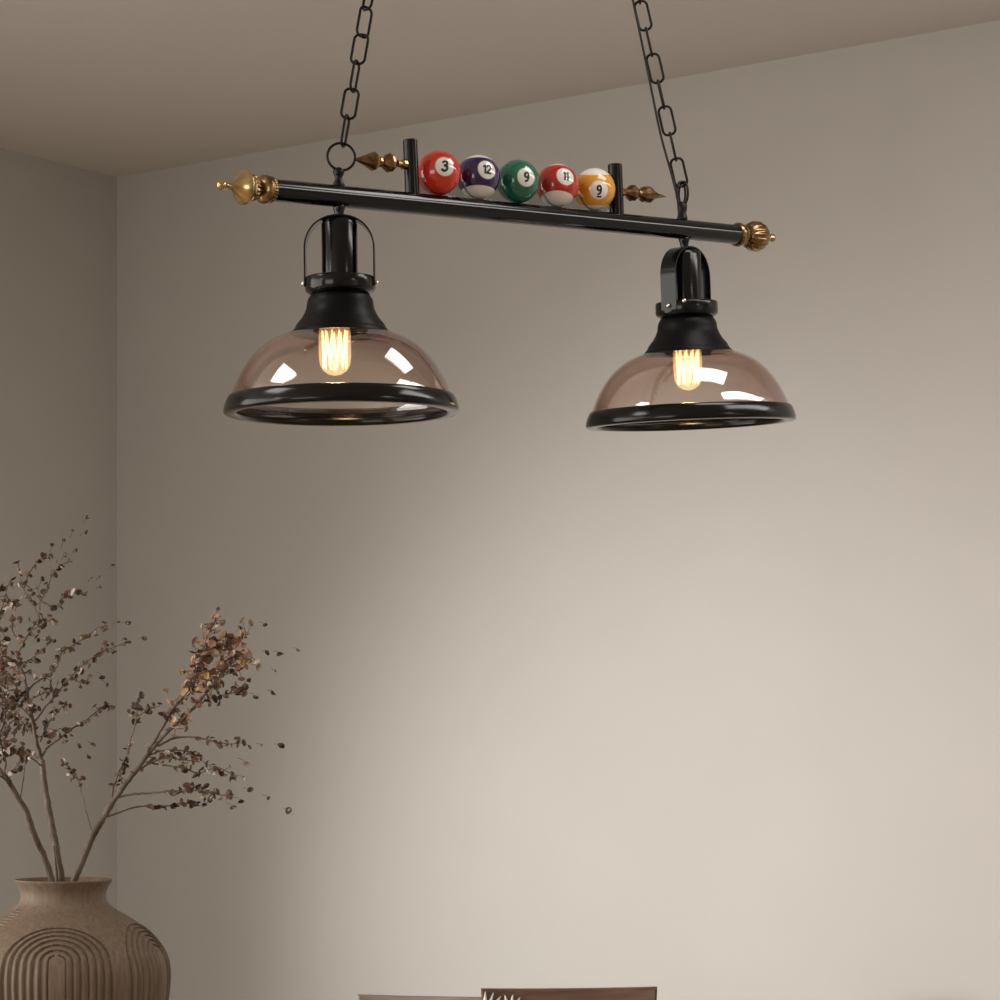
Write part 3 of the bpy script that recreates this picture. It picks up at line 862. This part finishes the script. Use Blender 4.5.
# left branch
b = Branch(23, -.10)
b.twig([(58, 935), (55, 905), (51, 878), (44, 856), (34, 834), (27, 812), (17, 796), (8, 780), (-2, 768), (-14, 752)], 8, 5)
b.twig([(13, 790), (6, 780), (0, 776), (-10, 772)], 3, 1.6, 0, -.03)
b.twig([(20, 799), (23, 782), (25, 764), (26, 750)], 1.4, .7, 0, .04, 6, 5, start=.7)
b.twig([(4, 775), (6, 762), (2, 748), (6, 734), (10, 722)], 2.4, .8, 0, -.05, 24, 8)
b.twig([(-6, 762), (0, 736), (6, 712), (4, 690), (8, 672)], 2.4, .8, 0, -.08, 40, 10)
b.twig([(-14, 752), (-10, 720), (-2, 690), (2, 660), (-2, 630), (4, 600), (10, 580)], 3, .8, 0, .03, 44, 9, start=.3)
b.twig([(8, 780), (14, 770), (20, 762)], 1.4, .6, 0, -.03, 8, 6)
b.twig([(-8, 700), (4, 706), (14, 716), (22, 726)], 1.8, .7, 0, -.04, 26, 9, start=.05)
b.twig([(-8, 664), (4, 660), (14, 668), (22, 682)], 1.8, .7, 0, -.04, 24, 9, start=.05)
b.done('dried branch leaning left from the vase and leaving the picture at its edge', to3(55, 905, 0))

# ------------------------------------------------------------------ dining chairs at the bottom edge
def chair(label, px0, px1, py, Y, m, py2, carved):
    a, bq = P(px0, py, Y), P(px1, py2, Y)
    w = bq.x - a.x; cx = (a.x + bq.x) / 2; ztop = a.z
    t = empty('dining_chair', (cx, Y, 0)); tag(t, label, 'chair', 'dining chairs by the back wall')
    # top rail, gently bowed, dished along the top
    bm = bmesh.new(); rows = []
    for i in range(25):
        f = i / 24; u = f * 2 - 1
        x = a.x + w * f; z1 = a.z + (bq.z - a.z) * f - .003 * (1 - u * u) + .004 * (abs(u) ** 6) * 0; bow = -.018 * (1 - u * u) * -1
        rows.append([bm.verts.new(Vector((x + (.004 * u if zz < 0 else 0) * -1, Y + bow + yy, z1 + zz))) for yy, zz in ((-.011, -.095), (-.011, -.004), (-.008, 0), (.008, 0), (.011, -.004), (.011, -.095))])
    for r0, r1 in zip(rows, rows[1:]):
        for k in range(6): bm.faces.new((r0[k], r0[(k + 1) % 6], r1[(k + 1) % 6], r1[k]))
    bm.faces.new(rows[0]); bm.faces.new(rows[-1][::-1])
    bmesh.ops.recalc_face_normals(bm, faces=bm.faces[:])
    rail = link('top_rail', bm, m, t, smooth=False)
    if carved:
        bm = bmesh.new()
        def on_rail(ox, oz): return Vector((a.x + ox, Y - .0125 + .018 * (1 - (2 * ox / w - 1) ** 2), ztop + oz))
        for cx_, cz_, a0, a1, n_, ln in ((.006, -.050, 20, 88, 5, .046), (.048, -.046, 60, 165, 6, .036), (.088, -.052, 40, 150, 5, .030)):
            for q in range(n_):
                an = math.radians(a0 + (a1 - a0) * q / (n_ - 1))
                pts = [on_rail(cx_ + math.cos(an) * ln * t_, cz_ + math.sin(an) * ln * t_) for t_ in (.12, .4, .7, 1)]
                tube(bm, pts, [.0012, .0034, .0036, .0008], 6)
        tag(link('carved_leaf', bm, M_carve, rail), 'worn pale leaf carving')
    seat_z = .45; d = .40
    bm = bmesh.new(); box(bm, (cx, Y - d / 2, seat_z), w + .08, d, .035, None, .008); link('seat', bm, m, t, smooth=False)
    for sx in (-1, 1):
        bm = bmesh.new()
        tube(bm, [(cx + sx * (w / 2 - .012), Y + .05, 0), (cx + sx * (w / 2 - .012), Y + .012, .45), (cx + sx * (w / 2 - .014), Y + .014, ztop - .09)], [.014, .018, .014], 12)
        link('leg', bm, m, t)
        bm = bmesh.new()
        tube(bm, [(cx + sx * (w / 2 + .01), Y - d + .035, 0), (cx + sx * (w / 2 + .01), Y - d + .035, seat_z - .015)], [.013, .018], 12)
        link('leg', bm, m, t)
    for k in range(3):
        bm = bmesh.new(); x = cx + (k - 1) * w * .27
        tube(bm, [(x, Y + .002, seat_z + .01), (x, Y + .02, .65), (x, Y + .016, ztop - .09)], .008, 10)
        link('spindle', bm, m, t)
chair('dark brown wooden dining chair with leaf-carved top rail at the bottom edge', 481, 657, 988.6, 4.55, M_chairA, 986.8, True)
chair('plain grey-brown wooden dining chair behind the leaf-carved dark one', 358, 500, 994.6, 5.05, M_chairB, 997.2, False)

# ------------------------------------------------------------------ light
def area(name, loc, target, sx, sy, power, c, spread=180):
    l = bpy.data.lights.new(name, 'AREA'); l.shape = 'RECTANGLE'; l.size = sx; l.size_y = sy
    l.energy = power; l.color = c; l.spread = math.radians(spread)
    o = bpy.data.objects.new(name, l); col.objects.link(o); o.location = loc
    o.rotation_euler = (Vector(target) - Vector(loc)).to_track_quat('-Z', 'Y').to_euler()
    return o
wl = Q(0, (W0 + W1) / 2, (WZ0 + WZ1) / 2) - NL * .06
area('assumed_window_daylight', wl, wl + NL + Vector((0, 0, -.05)), W1 - W0 - .1, WZ1 - WZ0 - .04, 78, (1, .96, .90))  # added area light standing in for daylight at the assumed left window
# added spot light at the assumed window, shaping the lower back wall's brightness
sp_ = bpy.data.lights.new('added_wall_spot', 'SPOT'); sp_.energy = 308; sp_.color = (1, .98, .95)
sp_.spot_size = math.radians(50); sp_.spot_blend = 1; sp_.shadow_soft_size = .22
so = bpy.data.objects.new('added_wall_spot', sp_); col.objects.link(so); so.location = Q(0, 2.75, 1.15) - NL * .02
so.rotation_euler = (Vector((.38, 5.06, .88)) - so.location).to_track_quat('-Z', 'Y').to_euler()
wr = Q(UL, 1.45, 1.52) + U * .05
area('right_reflection_area', wr, wr - U, 1.4, 1.9, 4, (1, .97, .93))  # added light for reflections on sockets and shades; no known window here
# added unseen area lights under the ceiling, for reflections on the pendant
def overhead_area(name, x, y, sx, sy, power, rz):
    o = area(name, Vector((x, y, CEIL - .01)), Vector((x, y, 0)), sx, sy, power, (1, .97, .92))
    o.rotation_euler = (0, 0, rz)
rz = math.atan2(Dbar.y, Dbar.x)
overhead_area('bar_highlight_area', 1.38, 3.43, 1.3, .36, 12, rz)  # added strip that draws the highlight line along the bar
overhead_area('shade_reflection_area', .50, 3.50, .44, .30, 2.9, .1)  # added for the white wedges reflected in the glass shades
overhead_area('shade_reflection_area', -1.15, 3.1, .5, .42, 5, .1)  # added for the pale oval reflected in the left shade

overhead_area('socket_streak_area', -3.3, 1.62, 1.2, .5, 13, math.radians(30))  # added for the left vertical streak on the black sockets
overhead_area('socket_streak_area', 2.55, .9, .5, 1.4, 14, math.radians(42))  # added for the right vertical streak on the black sockets
# added fill standing in the open rear, to lift the back wall
rw = Q(2.2, 7.5, 1.5)
area('rear_fill_area', rw, rw - V, 2.6, 1.9, 50, (1, .97, .93))

w = bpy.data.worlds.new('room_ambient'); bpy.context.scene.world = w; w.use_nodes = True
bg = w.node_tree.nodes['Background']; bg.inputs['Color'].default_value = (1, .85, .68, 1); bg.inputs['Strength'].default_value = .26

# ------------------------------------------------------------------ camera
cd = bpy.data.cameras.new('camera'); cam = bpy.data.objects.new('camera', cd); col.objects.link(cam)
cam.location = (0, 0, EYE); cam.rotation_euler = (PI / 2, 0, 0)
cd.sensor_width = 36; cd.lens = 36 * F / 1000; cd.shift_y = (HZ - 500) / 1000; cd.clip_start = .05
sc = bpy.context.scene; sc.camera = cam
sc.view_settings.view_transform = 'Standard'; sc.view_settings.look = 'None'
sc.view_settings.exposure = 0; sc.view_settings.gamma = 1; sc.view_settings.use_curve_mapping = False
sc.cycles.transparent_max_bounces = 24
